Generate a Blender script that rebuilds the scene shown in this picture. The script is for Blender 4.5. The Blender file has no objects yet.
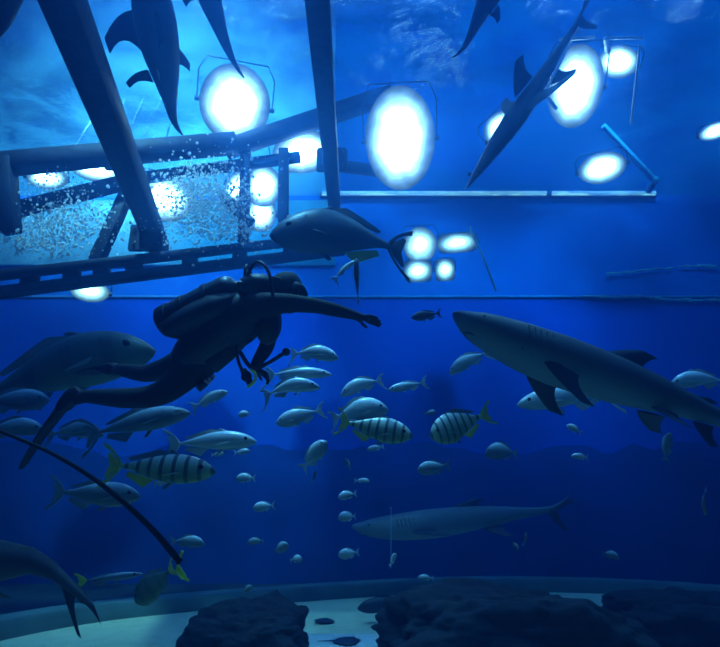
import bpy, math, random
from mathutils import Vector, Matrix, noise

random.seed(7)
SC = bpy.context.scene
COL = SC.collection
V = Vector

# ------------------------------------------------------------------ camera
F = 560.0
PITCH = math.radians(17.5)
CAM = V((0, 0, 2.0))
FWD = V((0, math.cos(PITCH), math.sin(PITCH)))
UPV = V((0, -math.sin(PITCH), math.cos(PITCH)))

cd = bpy.data.cameras.new('camera')
cd.sensor_width = 36
cd.sensor_fit = 'HORIZONTAL'
cd.lens = 36 * F / 720
cd.clip_end = 200
cam = bpy.data.objects.new('camera', cd)
cam.location = CAM
cam.rotation_euler = (math.radians(90) + PITCH, 0, 0)
COL.objects.link(cam)
SC.camera = cam


def ray(px, py):
    return FWD + V((1, 0, 0)) * ((px - 360) / F) + UPV * ((323.5 - py) / F)


def at(px, py, d):
    return CAM + ray(px, py) * d


def atY(px, py, Y):
    r = ray(px, py)
    return CAM + r * (Y / r.y)


def atZ(px, py, z):
    r = ray(px, py)
    return CAM + r * ((z - CAM.z) / r.z)


# ------------------------------------------------------------------ materials
def mat(name, color=(.5, .5, .5), rough=.6, metal=0.0, var=0.0, scale=6.0, bump=0.0, spec=.5, emit=None, strength=0):
    m = bpy.data.materials.new(name)
    m.use_nodes = True
    nt = m.node_tree
    p = nt.nodes['Principled BSDF']
    p.inputs['Base Color'].default_value = (*color, 1)
    p.inputs['Roughness'].default_value = rough
    p.inputs['Metallic'].default_value = metal
    p.inputs['Specular IOR Level'].default_value = spec
    tc = nt.nodes.new('ShaderNodeTexCoord')
    nz = nt.nodes.new('ShaderNodeTexNoise')
    nz.inputs['Scale'].default_value = scale
    nz.inputs['Detail'].default_value = 5
    nt.links.new(tc.outputs['Object'], nz.inputs['Vector'])
    if var:
        r = nt.nodes.new('ShaderNodeValToRGB')
        r.color_ramp.elements[0].position = .3
        r.color_ramp.elements[1].position = .7
        r.color_ramp.elements[0].color = (*[c * (1 - var) for c in color], 1)
        r.color_ramp.elements[1].color = (*[min(1, c * (1 + var)) for c in color], 1)
        nt.links.new(nz.outputs['Fac'], r.inputs['Fac'])
        nt.links.new(r.outputs['Color'], p.inputs['Base Color'])
    if bump:
        b = nt.nodes.new('ShaderNodeBump')
        b.inputs['Strength'].default_value = bump
        b.inputs['Distance'].default_value = .05
        nt.links.new(nz.outputs['Fac'], b.inputs['Height'])
        nt.links.new(b.outputs['Normal'], p.inputs['Normal'])
    if emit:
        p.inputs['Emission Color'].default_value = (*emit, 1)
        p.inputs['Emission Strength'].default_value = strength
    return m


def fish_mat(name, back, side, belly, metal=.5, rough=.32, bars=0.0, bar_scale=9.0, bar_col=(.02, .03, .04), z0=-.25, z1=.3):
    """countershaded skin (silver, striped and pale fish: top light painted in) in object coordinates: belly, flank and back colours, optional vertical bars"""
    m = bpy.data.materials.new(name)
    m.use_nodes = True
    nt = m.node_tree
    N, L = nt.nodes, nt.links
    p = N['Principled BSDF']
    p.inputs['Roughness'].default_value = rough
    p.inputs['Metallic'].default_value = metal
    tc = N.new('ShaderNodeTexCoord')
    sp = N.new('ShaderNodeSeparateXYZ')
    L.new(tc.outputs['Generated'], sp.inputs[0])
    mr = N.new('ShaderNodeMapRange')
    L.new(sp.outputs['Z'], mr.inputs['Value'])
    nz = N.new('ShaderNodeTexNoise')
    nz.inputs['Scale'].default_value = 9
    L.new(tc.outputs['Object'], nz.inputs['Vector'])
    add = N.new('ShaderNodeMath')
    add.operation = 'MULTIPLY_ADD'
    add.inputs[1].default_value = .16
    L.new(nz.outputs['Fac'], add.inputs[0])
    L.new(mr.outputs['Result'], add.inputs[2])
    r = N.new('ShaderNodeValToRGB')
    e = r.color_ramp.elements
    e[0].position, e[0].color = .36, (*belly, 1)
    e[1].position, e[1].color = .86, (*back, 1)
    x = e.new(.58)
    x.color = (*side, 1)
    L.new(add.outputs[0], r.inputs['Fac'])
    col = r.outputs['Color']
    if bars:
        w = N.new('ShaderNodeTexWave')
        w.bands_direction = 'X'
        w.inputs['Scale'].default_value = bar_scale
        w.inputs['Distortion'].default_value = 1.2
        w.inputs['Detail'].default_value = 1
        L.new(tc.outputs['Object'], w.inputs['Vector'])
        g = N.new('ShaderNodeValToRGB')
        g.color_ramp.elements[0].position = .7
        g.color_ramp.elements[1].position = .84
        g.color_ramp.elements[0].color = (0, 0, 0, 1)
        g.color_ramp.elements[1].color = (bars, bars, bars, 1)
        L.new(w.outputs['Fac'], g.inputs['Fac'])
        mx = N.new('ShaderNodeMix')
        mx.data_type = 'RGBA'
        L.new(g.outputs['Color'], mx.inputs['Factor'])
        L.new(col, mx.inputs['A'])
        mx.inputs['B'].default_value = (*bar_col, 1)
        col = mx.outputs['Result']
    L.new(col, p.inputs['Base Color'])
    return m


M = {}
M['sand'] = mat('sand', (.72, .74, .52), .9, var=.12, scale=3, bump=.3)
M['bed'] = mat('rock bed', (.03, .045, .07), .95, var=.3, scale=1.2, bump=.4)
M['curb'] = mat('curb concrete', (.10, .19, .22), .8, var=.2, scale=2)
M['pale_stone'] = mat('pale stone', (.75, .8, .78), .7, var=.06)
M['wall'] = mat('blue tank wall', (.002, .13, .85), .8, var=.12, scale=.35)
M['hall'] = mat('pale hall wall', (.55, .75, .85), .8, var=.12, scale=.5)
M['wall_low_shade'] = mat('shaded dark lower wall', (.002, .06, .38), .9, var=.3, scale=.6, bump=.5)  # darker wall foot; light fading with depth also painted into its colour
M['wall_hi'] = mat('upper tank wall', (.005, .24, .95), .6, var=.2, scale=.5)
M['dark_wall'] = mat('dark wall', (.006, .008, .014), .9)
M['ledge'] = mat('ledge paint', (.3, .55, .9), .5, var=.2)
M['foam'] = mat('white foam', (.95, .97, 1), .4)  # for bubbles, and for beads that stand in for glints
M['steel'] = mat('gantry steel', (.018, .028, .055), .6, metal=0, var=.35, scale=8, spec=.15)
M['pale_steel'] = mat('pale painted steel', (.85, .9, .95), .45, var=.05)
M['housing'] = mat('lamp housing', (.05, .06, .08), .45, metal=.6, var=.1)


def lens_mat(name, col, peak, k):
    """lamp glass with soft halo edge and water ripple painted into its emission"""
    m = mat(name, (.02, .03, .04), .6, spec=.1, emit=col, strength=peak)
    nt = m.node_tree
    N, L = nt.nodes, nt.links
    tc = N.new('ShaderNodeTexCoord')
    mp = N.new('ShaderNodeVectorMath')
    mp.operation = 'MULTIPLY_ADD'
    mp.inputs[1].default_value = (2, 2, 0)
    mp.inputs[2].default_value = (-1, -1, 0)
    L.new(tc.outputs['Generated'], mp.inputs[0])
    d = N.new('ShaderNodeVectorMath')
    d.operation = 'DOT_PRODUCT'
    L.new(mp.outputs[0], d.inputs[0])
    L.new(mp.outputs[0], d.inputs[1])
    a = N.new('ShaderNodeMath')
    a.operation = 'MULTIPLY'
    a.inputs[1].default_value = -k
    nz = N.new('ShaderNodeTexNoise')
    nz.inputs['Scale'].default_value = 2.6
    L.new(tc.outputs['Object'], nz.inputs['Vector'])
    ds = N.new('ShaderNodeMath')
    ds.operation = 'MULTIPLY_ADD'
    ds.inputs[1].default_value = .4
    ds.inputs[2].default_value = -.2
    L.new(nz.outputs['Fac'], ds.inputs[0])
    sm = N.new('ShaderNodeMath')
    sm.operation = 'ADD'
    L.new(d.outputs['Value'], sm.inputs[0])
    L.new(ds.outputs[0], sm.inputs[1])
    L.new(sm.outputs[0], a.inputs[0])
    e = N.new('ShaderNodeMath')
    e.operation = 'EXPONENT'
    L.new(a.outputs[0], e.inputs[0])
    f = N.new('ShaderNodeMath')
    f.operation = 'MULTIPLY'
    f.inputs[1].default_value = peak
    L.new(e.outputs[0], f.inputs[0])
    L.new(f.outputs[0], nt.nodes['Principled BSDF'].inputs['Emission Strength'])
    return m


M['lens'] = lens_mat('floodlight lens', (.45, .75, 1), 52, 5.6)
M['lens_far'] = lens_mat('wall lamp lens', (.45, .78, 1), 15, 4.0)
M['tube'] = mat('strip light tube', (.8, .9, 1), .4, emit=(.45, .8, 1), strength=2.2)
M['neoprene'] = mat('black neoprene', (.008, .009, .012), .75, var=.3, scale=20, spec=.25)
M['gear'] = mat('black gear', (.012, .013, .018), .5, var=.2, spec=.3)
M['fin_rubber'] = mat('black fin rubber', (.009, .01, .014), .6, var=.2, spec=.25)
M['skin'] = mat('skin', (.45, .3, .24), .5, var=.08)
M['glass_dark'] = mat('mask lens', (.01, .015, .02), .08)
M['metal'] = mat('tank metal', (.02, .024, .032), .4, metal=.5, var=.15)
M['yellow'] = mat('yellow hose', (.75, .72, .12), .45, var=.1)
M['rock'] = mat('dark reef rock', (.010, .014, .02), .95, var=.65, scale=4, bump=.8)
M['pole'] = mat('dark pole', (.005, .006, .009), .7, var=.2, spec=.15)
M['tip'] = mat('yellow green tip', (.5, .62, .06), .45, var=.2)
M['eye'] = mat('fish eye', (.004, .004, .006), .12)
M['mouth'] = mat('gill dark', (.01, .012, .018), .7)
M['yfin'] = mat('yellow fin', (.42, .46, .08), .5, var=.2)
M['gfin'] = mat('grey fin', (.14, .2, .25), .5, var=.25)
M['wfin'] = mat('silver fin', (.5, .58, .62), .4, metal=.2, var=.2)
M['dfin'] = mat('dark fin', (.02, .03, .045), .6, var=.25)
M['silver'] = fish_mat('silver fish skin', (.95, .98, 1), (.42, .52, .6), (.2, .26, .32), metal=.1, rough=.35)  # light from above painted in: white back, darker flank and belly
M['striped'] = fish_mat('striped fish skin', (.95, 1, .85), (.34, .5, .34), (.12, .2, .10), bars=.8, bar_scale=2.9, metal=.1, rough=.4)  # top light painted into back and belly; bars and green are its own
M['grouper'] = fish_mat('big green fish skin', (.05, .1, .1), (.09, .15, .12), (.10, .16, .09), metal=.1, rough=.5, bars=.3, bar_scale=1.6)
M['darkfish'] = fish_mat('dark fish skin', (.02, .03, .05), (.022, .034, .055), (.03, .045, .07), metal=.15, rough=.45)
M['shark'] = fish_mat('shark skin', (.022, .03, .04), (.045, .065, .085), (.11, .15, .18), metal=0, rough=.6)
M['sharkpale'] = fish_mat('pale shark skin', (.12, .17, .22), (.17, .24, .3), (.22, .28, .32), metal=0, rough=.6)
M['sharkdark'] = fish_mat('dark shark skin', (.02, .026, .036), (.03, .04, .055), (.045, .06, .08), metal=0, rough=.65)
M['palefish'] = fish_mat('pale blue fish skin', (.45, .55, .62), (.12, .18, .24), (.10, .14, .18), metal=.1, rough=.45)  # bright back and dim belly carry painted light from above


nt = M['foam'].node_tree
tl = nt.nodes.new('ShaderNodeBsdfTranslucent')
tl.inputs['Color'].default_value = (.85, .93, 1, 1)
ms = nt.nodes.new('ShaderNodeMixShader')
ms.inputs[0].default_value = .5
nt.links.new(nt.nodes['Principled BSDF'].outputs[0], ms.inputs[1])
nt.links.new(tl.outputs[0], ms.inputs[2])
nt.links.new(ms.outputs[0], nt.nodes['Material Output'].inputs['Surface'])


# ------------------------------------------------------------------ mesh helpers
class MB:
    def __init__(s):
        s.v, s.f, s.m = [], [], []

    def add(s, vs, fs, mi=0):
        o = len(s.v)
        s.v += [V(p) for p in vs]
        s.f += [tuple(i + o for i in f) for f in fs]
        s.m += [mi] * len(fs)
        return s

    def loft(s, rings, mi=0, cap=True, closed=True):
        n = len(rings[0])
        vs = [p for r in rings for p in r]
        fs = []
        for i in range(len(rings) - 1):
            for j in range(n if closed else n - 1):
                k = (j + 1) % n
                fs.append((i * n + j, i * n + k, (i + 1) * n + k, (i + 1) * n + j))
        if cap:
            fs.append(tuple(range(n - 1, -1, -1)))
            fs.append(tuple((len(rings) - 1) * n + j for j in range(n)))
        return s.add(vs, fs, mi)

    def tube(s, pts, radii, n=8, mi=0):
        pts = [V(p) for p in pts]
        if not hasattr(radii, '__len__'):
            radii = [radii] * len(pts)
        rings = []
        up = V((0, 0, 1))
        for i, p in enumerate(pts):
            t = (pts[min(i + 1, len(pts) - 1)] - pts[max(i - 1, 0)]).normalized()
            if abs(t.dot(up)) > .97:
                up = V((0, 1, 0))
            a = t.cross(up).normalized()
            b = a.cross(t)
            rings.append([p + (a * math.cos(2 * math.pi * j / n) + b * math.sin(2 * math.pi * j / n)) * radii[i] for j in range(n)])
        return s.loft(rings, mi)

    def box(s, c, h, rot=None, bev=0.0, mi=0):
        """box with chamfered long edges: octagon section along its X"""
        hx, hy, hz = h
        b = bev or min(hy, hz) * .12
        sec = [(-hy + b, -hz), (hy - b, -hz), (hy, -hz + b), (hy, hz - b), (hy - b, hz), (-hy + b, hz), (-hy, hz - b), (-hy, -hz + b)]
        rings = []
        for x, k in ((-hx, .94), (-hx + b, 1), (hx - b, 1), (hx, .94)):
            r = []
            for y, z in sec:
                p = V((x, y * k, z * k))
                if rot is not None:
                    p = rot @ p
                r.append(p + V(c))
            rings.append(r)
        return s.loft(rings, mi)

    def beam(s, a, b, w, h, mi=0):
        a, b = V(a), V(b)
        x = (b - a).normalized()
        up = V((0, 0, 1)) if abs(x.z) < .95 else V((0, 1, 0))
        y = up.cross(x).normalized()
        z = x.cross(y)
        R = Matrix((x, y, z)).transposed()
        return s.box((a + b) / 2, ((b - a).length / 2, w / 2, h / 2), R, mi=mi)

    def taper(s, a, b, w0, w1, mi=0):
        a, b = V(a), V(b)
        return s.tube([a, a.lerp(b, .02), a.lerp(b, .98), b], [w0 * .45, w0 * .5, w1 * .5, w1 * .45], 6, mi)

    def ball(s, c, r, nu=12, nv=8, mi=0, sc=(1, 1, 1), rot=None):
        rings = []
        for i in range(nv + 1):
            th = math.pi * (.03 + .94 * i / nv)
            ring = []
            for j in range(nu):
                p = V((math.sin(th) * math.cos(2 * math.pi * j / nu) * sc[0], math.sin(th) * math.sin(2 * math.pi * j / nu) * sc[1], math.cos(th) * sc[2])) * r
                if rot is not None:
                    p = rot @ p
                ring.append(p + V(c))
            rings.append(ring)
        return s.loft(rings, mi)

    def fin(s, a, b, tip_a, tip_b, th, mi=0, n=5, curve=0.0):
        """solid fin: root chord a(lead)-b(trail) to tip chord, lens section of thickness th*chord, thinning to the tip"""
        a, b, ta, tb = V(a), V(b), V(tip_a), V(tip_b)
        span = ((ta + tb) - (a + b))
        nrm = span.cross(b - a)
        nrm = nrm.normalized() if nrm.length > 1e-9 else V((0, 1, 0))
        back = (b - a).normalized()
        rings = []
        for i in range(n + 1):
            t = i / n
            bow = back * curve * (t * t - t) * span.length * .5
            p, q = a.lerp(ta, t) + bow, b.lerp(tb, t) + bow * 1.6
            k = th * (1 - .75 * t)
            ch = q - p
            ring = []
            for (u, w) in ((0, 0), (.12, .6), (.4, 1), (.75, .5), (1, 0.06), (.75, -.5), (.4, -1), (.12, -.6)):
                ring.append(p + ch * u + nrm * (w * k))
            rings.append(ring)
        return s.loft(rings, mi)

    def map(s, fn):
        s.v = [V(fn(p)) for p in s.v]
        return s

    def build(s, name, mats, parent=None, smooth=True, link=True):
        me = bpy.data.meshes.new(name)
        me.from_pydata([tuple(p) for p in s.v], [], s.f)
        mats = mats if isinstance(mats, (list, tuple)) else [mats]
        for m in mats:
            me.materials.append(m)
        me.polygons.foreach_set('material_index', s.m)
        me.polygons.foreach_set('use_smooth', [smooth] * len(me.polygons))
        me.update()
        import bmesh
        bm = bmesh.new()
        bm.from_mesh(me)
        bmesh.ops.recalc_face_normals(bm, faces=bm.faces)
        bm.to_mesh(me)
        bm.free()
        if smooth:
            try:
                me.set_sharp_from_angle(angle=math.radians(50))
            except Exception:
                pass
        o = bpy.data.objects.new(name, me)
        if link:
            COL.objects.link(o)
        if parent is not None:
            o.parent = parent
        return o


def tag(o, label=None, cat=None, group=None, kind=None):
    if label:
        o['label'] = label
    if cat:
        o['category'] = cat
    if group:
        o['group'] = group
    if kind:
        o['kind'] = kind
    return o


def empty(name, loc, label, cat, group=None):
    o = bpy.data.objects.new(name, None)
    o.empty_display_size = .2
    o.location = loc
    COL.objects.link(o)
    return tag(o, label, cat, group)


def struct(o):
    o['kind'] = 'structure'
    return o


# ------------------------------------------------------------------ setting
SURF = 12.1
BACK = 17.0


def grid(nx, ny, x0, x1, y0, y1, zf):
    b = MB()
    vs = [(x0 + (x1 - x0) * i / nx, y0 + (y1 - y0) * j / ny, 0) for j in range(ny + 1) for i in range(nx + 1)]
    vs = [(x, y, zf(x, y)) for x, y, _ in vs]
    fs = [(j * (nx + 1) + i, j * (nx + 1) + i + 1, (j + 1) * (nx + 1) + i + 1, (j + 1) * (nx + 1) + i) for j in range(ny) for i in range(nx)]
    return b.add(vs, fs)


# sand, its curved edge and the curb round it
edge_px = [(-260, 720), (-100, 668), (0, 641), (100, 622), (200, 611), (300, 602), (400, 595), (480, 592), (560, 592.5), (640, 595.5), (720, 602), (840, 616), (1000, 650)]
edge = [atZ(x, y, 0) for x, y in edge_px]


def smooth_line(pts, k=6):
    out = []
    for i in range(len(pts) - 1):
        p0, p1, p2, p3 = pts[max(i - 1, 0)], pts[i], pts[i + 1], pts[min(i + 2, len(pts) - 1)]
        for j in range(k):
            t = j / k
            out.append(.5 * ((2 * p1) + (p2 - p0) * t + (2 * p0 - 5 * p1 + 4 * p2 - p3) * t * t + (3 * p1 - p0 - 3 * p2 + p3) * t ** 3))
    out.append(pts[-1])
    return out


edge = smooth_line(edge)
b = MB()
rows = 26
vs, fs = [], []
n = len(edge)
near = [V((p.x * .75, -1.4, 0)) for p in edge]
for j in range(rows + 1):
    for i in range(n):
        p = near[i].lerp(edge[i], j / rows)
        z = .05 * noise.noise(p * .9) + .02 * noise.noise(p * 3.1)
        fade = min(1, (rows - j) / 4)
        vs.append((p.x, p.y, z * fade))
for j in range(rows):
    for i in range(n - 1):
        fs.append((j * n + i, j * n + i + 1, (j + 1) * n + i + 1, (j + 1) * n + i))
struct(b.add(vs, fs).build('floor', M['sand']))
struct(grid(30, 24, -14, 14, -3, 17.4, lambda x, y: -.16 + .03 * noise.noise(V((x, y, 0)) * .7)).build('floor_bed', M['bed']))
b = MB()
rings = []
for i, p in enumerate(edge):
    t = (edge[min(i + 1, n - 1)] - edge[max(i - 1, 0)]).normalized()
    o = V((-t.y, t.x, 0))
    if o.y < 0:
        o = -o
    rings.append([p + V((0, 0, -.15)), p + V((0, 0, .22)), p + o * .04 + V((0, 0, .27)), p + o * .5 + V((0, 0, .27)), p + o * .55 + V((0, 0, -.15))])
struct(b.loft(rings).build('trim_1', M['curb']))

# walls
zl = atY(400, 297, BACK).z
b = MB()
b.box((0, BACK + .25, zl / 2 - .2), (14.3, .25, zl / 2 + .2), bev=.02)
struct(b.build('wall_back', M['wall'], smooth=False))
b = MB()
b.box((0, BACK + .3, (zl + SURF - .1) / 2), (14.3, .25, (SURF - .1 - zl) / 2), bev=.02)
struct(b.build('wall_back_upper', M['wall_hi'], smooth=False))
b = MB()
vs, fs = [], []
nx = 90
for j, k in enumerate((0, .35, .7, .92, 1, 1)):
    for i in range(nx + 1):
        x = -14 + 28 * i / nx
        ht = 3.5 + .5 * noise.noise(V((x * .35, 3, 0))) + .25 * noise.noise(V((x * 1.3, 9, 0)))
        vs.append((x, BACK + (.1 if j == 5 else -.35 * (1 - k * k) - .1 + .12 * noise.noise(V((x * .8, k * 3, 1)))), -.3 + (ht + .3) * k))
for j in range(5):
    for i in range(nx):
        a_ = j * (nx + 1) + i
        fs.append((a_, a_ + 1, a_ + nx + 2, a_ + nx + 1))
struct(b.add(vs, fs).build('wall_back_lower', M['wall_low_shade']))
b = MB()
b.box((0, BACK - .03, zl), (14, .035, .03))
struct(b.build('trim_2', M['ledge']))
b = MB()
b.box((-7.3, BACK + .02, 10.55), (6.5, .1, 1.2), bev=.02)
struct(b.build('wall_back_pale', M['hall']))
b = MB()
b.box((-10.2, 18.4, 17), (9.2, .2, 5.4), bev=.02)
struct(b.build('wall_hall', M['hall']))
for nm, x in (('wall_left', -14.2), ('wall_right', 14.2)):
    b = MB()
    b.box((x, 7.2, (SURF + 1) / 2 - .3), (.2, 10.3, (SURF + 1) / 2 + .3), bev=.02)
    struct(b.build(nm, M['wall'], smooth=False))
b = MB()
b.box((0, -2.4, (SURF + 1) / 2 - .3), (14.3, .2, (SURF + 1) / 2 + .3), bev=.02)
struct(b.build('wall_front', M['dark_wall'], smooth=False))

# water body: a volume that fills the tank
b = MB()
X0, X1, Y0, Y1, Z0, Z1 = -14.3, 14.3, -2.5, 17.4, -.5, SURF
b.add([(x, y, z) for x in (X0, X1) for y in (Y0, Y1) for z in (Z0, Z1)],
      [(0, 1, 3, 2), (4, 6, 7, 5), (0, 4, 5, 1), (2, 3, 7, 6), (0, 2, 6, 4), (1, 5, 7, 3)])
m = bpy.data.materials.new('sea water')
m.use_nodes = True
nt = m.node_tree
nt.nodes.clear()
out = nt.nodes.new('ShaderNodeOutputMaterial')
va = nt.nodes.new('ShaderNodeVolumeAbsorption')
vsn = nt.nodes.new('ShaderNodeVolumeScatter')
ad = nt.nodes.new('ShaderNodeAddShader')
# absorption coefficient = density * (1 - colour)
va.inputs['Color'].default_value = (.0, .50, .80, 1)
va.inputs['Density'].default_value = .085
vsn.inputs['Color'].default_value = (.08, .34, 1, 1)
vsn.inputs['Density'].default_value = .027
vsn.inputs['Anisotropy'].default_value = .9
nt.links.new(va.outputs[0], ad.inputs[0])
# fine blue haze plus a strongly forward scattering part that makes the glow round lamps
vs2 = nt.nodes.new('ShaderNodeVolumeScatter')
vs2.inputs['Color'].default_value = (.01, .2, 1, 1)
vs2.inputs['Density'].default_value = .022
vs2.inputs['Anisotropy'].default_value = .15
ad2 = nt.nodes.new('ShaderNodeAddShader')
nt.links.new(vsn.outputs[0], ad2.inputs[0])
nt.links.new(vs2.outputs[0], ad2.inputs[1])
nt.links.new(ad2.outputs[0], ad.inputs[1])
nt.links.new(ad.outputs[0], out.inputs['Volume'])
water = b.build('water', m, smooth=False)
struct(water)

# rippled surface over it
m = bpy.data.materials.new('water surface')
m.use_nodes = True
nt = m.node_tree
nt.nodes.clear()
N, L = nt.nodes, nt.links
out = N.new('ShaderNodeOutputMaterial')
tr = N.new('ShaderNodeBsdfTransparent')
tr.inputs['Color'].default_value = (.8, .9, 1, 1)
gl = N.new('ShaderNodeBsdfGlossy')
gl.inputs['Roughness'].default_value = .22
gl.inputs['Color'].default_value = (.7, .85, 1, 1)
mx = N.new('ShaderNodeMixShader')
tc = N.new('ShaderNodeTexCoord')
nz = N.new('ShaderNodeTexNoise')
nz.inputs['Scale'].default_value = .55
nz.inputs['Detail'].default_value = 4
nz.inputs['Distortion'].default_value = .6
rp = N.new('ShaderNodeValToRGB')
rp.color_ramp.elements[0].position, rp.color_ramp.elements[0].color = .35, (.08, .08, .08, 1)
rp.color_ramp.elements[1].position, rp.color_ramp.elements[1].color = .68, (.75, .75, .75, 1)
L.new(tc.outputs['Object'], nz.inputs['Vector'])
L.new(nz.outputs['Fac'], rp.inputs['Fac'])
L.new(rp.outputs['Color'], mx.inputs['Fac'])
nb = N.new('ShaderNodeTexNoise')
nb.inputs['Scale'].default_value = 2.2
nb.inputs['Detail'].default_value = 3
L.new(tc.outputs['Object'], nb.inputs['Vector'])
bp = N.new('ShaderNodeBump')
bp.inputs['Strength'].default_value = .5
bp.inputs['Distance'].default_value = .15
L.new(nb.outputs['Fac'], bp.inputs['Height'])
L.new(bp.outputs['Normal'], gl.inputs['Normal'])
L.new(tr.outputs[0], mx.inputs[1])
L.new(gl.outputs[0], mx.inputs[2])
L.new(mx.outputs[0], out.inputs['Surface'])
ws = grid(110, 80, -14, 14, -2.2, 16.95, lambda x, y: SURF - .25 + .10 * noise.noise(V((x * .8, y * 1.1, 0))) + .05 * noise.noise(V((x * 2.3, y * 2.6, 4)))).build('water_surface', m)
struct(ws)

# ------------------------------------------------------------------ gantry
g = empty('gantry_frame', at(170, 200, 11), 'dark steel lighting gantry crossing above the diver', 'gantry')
g_inv = V(g.location)


def gbeam(name, x0, y0, d0, x1, y1, d1, w, h, mt='steel', par=g):
    b = MB()
    b.beam(at(x0, y0, d0) - par.location, at(x1, y1, d1) - par.location, w, h)
    return b.build(name, M[mt], par)


gbeam('post', 40, -60, 5.0, 160, 250, 12.2, .36, .36)
gbeam('post', 312, -70, 4.8, 335, 212, 11.9, .24, .26)
gbeam('upper_beam', -60, 170, 10.0, 236, 143, 11.6, .35, .36)
gbeam('upper_beam', 225, 150, 11.7, 392, 94, 12.4, .3, .34)
gbeam('middle_beam', -40, 224, 10.2, 130, 181, 11.2, .25, .24)
gbeam('middle_beam', 120, 181, 11.3, 300, 157, 12.0, .22, .17)
gbeam('middle_beam', 325, 164, 12.0, 385, 172, 12.6, .2, .2)
gbeam('lower_rail', -60, 282, 9.2, 345, 236, 11.6, .24, .12)
gbeam('lower_rail', -60, 300, 9.2, 345, 250, 11.6, .24, .16)
for x in (-20, 30, 72, 102, 134, 190, 240, 290):
    yy = 279 - (x + 60) * 42 / 405
    yb = 300 - (x + 60) * 52 / 405
    d = 9.2 + (x + 60) * 2.4 / 405
    gbeam('spacer', x, yy, d, x, yb, d, .26, .2)
gbeam('brace', 134, 178, 11.3, 96, 262, 10.3, .22, .24)
gbeam('brace', 246, 150, 11.8, 243, 246, 11.2, .2, .2)
gbeam('brace', 284, 150, 11.9, 283, 244, 11.3, .2, .2)
gbeam('brace', 5, 160, 10.3, 10, 232, 10.0, .3, .3)
gbeam('brace', 222, 196, 11.2, 252, 225, 11.3, .18, .2)
# gusset plates with bolts at the crossings
for (x, y, d) in ((122, 158, 11.2), (332, 160, 11.6), (146, 238, 10.8), (334, 240, 11.4)):
    b = MB()
    R = Matrix.Rotation(math.radians(90), 3, 'Z')
    c = at(x, y, d) - g.location
    b.box(c, (.05, .32, .28), R)
    for sx in (-.2, .2):
        for sz in (-.16, .16):
            b.ball(c + V((sx, -.07, sz)), .035, 8, 5)
    b.build('gusset_plate', M['steel'], g)

# ------------------------------------------------------------------ floodlights
def lamp(px, py, d, rx, ry, label, group, mt='lens', roll=0, name='hanging_floodlight', boxy=False, aim=None, hang=True):
    """a floodlight whose lens measures rx by ry pixels at this distance"""
    c = at(px, py, d)
    e = empty(name, c, label, 'floodlight', group)
    k = d / F
    rx, ry = rx * k * 1.3, ry * k * 1.3  # lens oversized to hold the painted halo falloff
    z = (aim or (CAM + V((0, 0, .6)) - c)).normalized()      # beam direction
    x = V((0, 0, 1)).cross(z).normalized()
    x = Matrix.Rotation(math.radians(roll), 3, z) @ x
    y = z.cross(x)
    R = Matrix((x, y, z)).transposed()
    e.rotation_euler = R.to_euler()

    def ringp(fx, fy, zz, n=28):
        if boxy:
            o = []
            for j in range(n):
                a = 2 * math.pi * j / n
                ca, sa = math.cos(a), math.sin(a)
                q = .38
                o.append(V((math.copysign(abs(ca) ** q, ca) * fx, math.copysign(abs(sa) ** q, sa) * fy, zz)))
            return o
        return [V((math.cos(2 * math.pi * j / n) * fx, math.sin(2 * math.pi * j / n) * fy, zz)) for j in range(n)]
    b = MB()
    dp = max(rx, ry)
    b.loft([ringp(rx * .35, ry * .35, -dp * 1.1), ringp(rx * .6, ry * .6, -dp * 1.0), ringp(rx * .9, ry * .9, -dp * .35), ringp(rx * 1.06, ry * 1.06, -.03), ringp(rx * 1.06, ry * 1.06, .0), ringp(rx * .99, ry * .99, .0), ringp(rx * .97, ry * .97, -.03)])
    for q in range(3):
        zz = -dp * (.45 + .17 * q)
        s_ = .92 - .1 * q
        b.loft([ringp(rx * s_, ry * s_, zz), ringp(rx * s_, ry * s_, zz + .03)])
    b.build('housing', M['housing'], e)
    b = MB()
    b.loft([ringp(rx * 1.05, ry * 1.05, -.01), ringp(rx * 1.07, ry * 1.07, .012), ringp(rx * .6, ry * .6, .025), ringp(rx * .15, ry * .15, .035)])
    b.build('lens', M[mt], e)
    b = MB()
    w = rx * 1.16
    pts = [V((-w, 0, -dp * .4)), V((-w, ry * .8, -dp * .45)), V((-w * .8, ry * 1.18, -dp * .5)), V((w * .8, ry * 1.18, -dp * .5)), V((w, ry * .8, -dp * .45)), V((w, 0, -dp * .4))]
    b.tube(pts, .014, 8)
    for sx in (-1, 1):
        b.tube([V((sx * w * 1.06, 0, -dp * .4)), V((sx * w * .85, 0, -dp * .4))], .05, 10)
    b.build('bracket', M['housing'], e)
    return e


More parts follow.
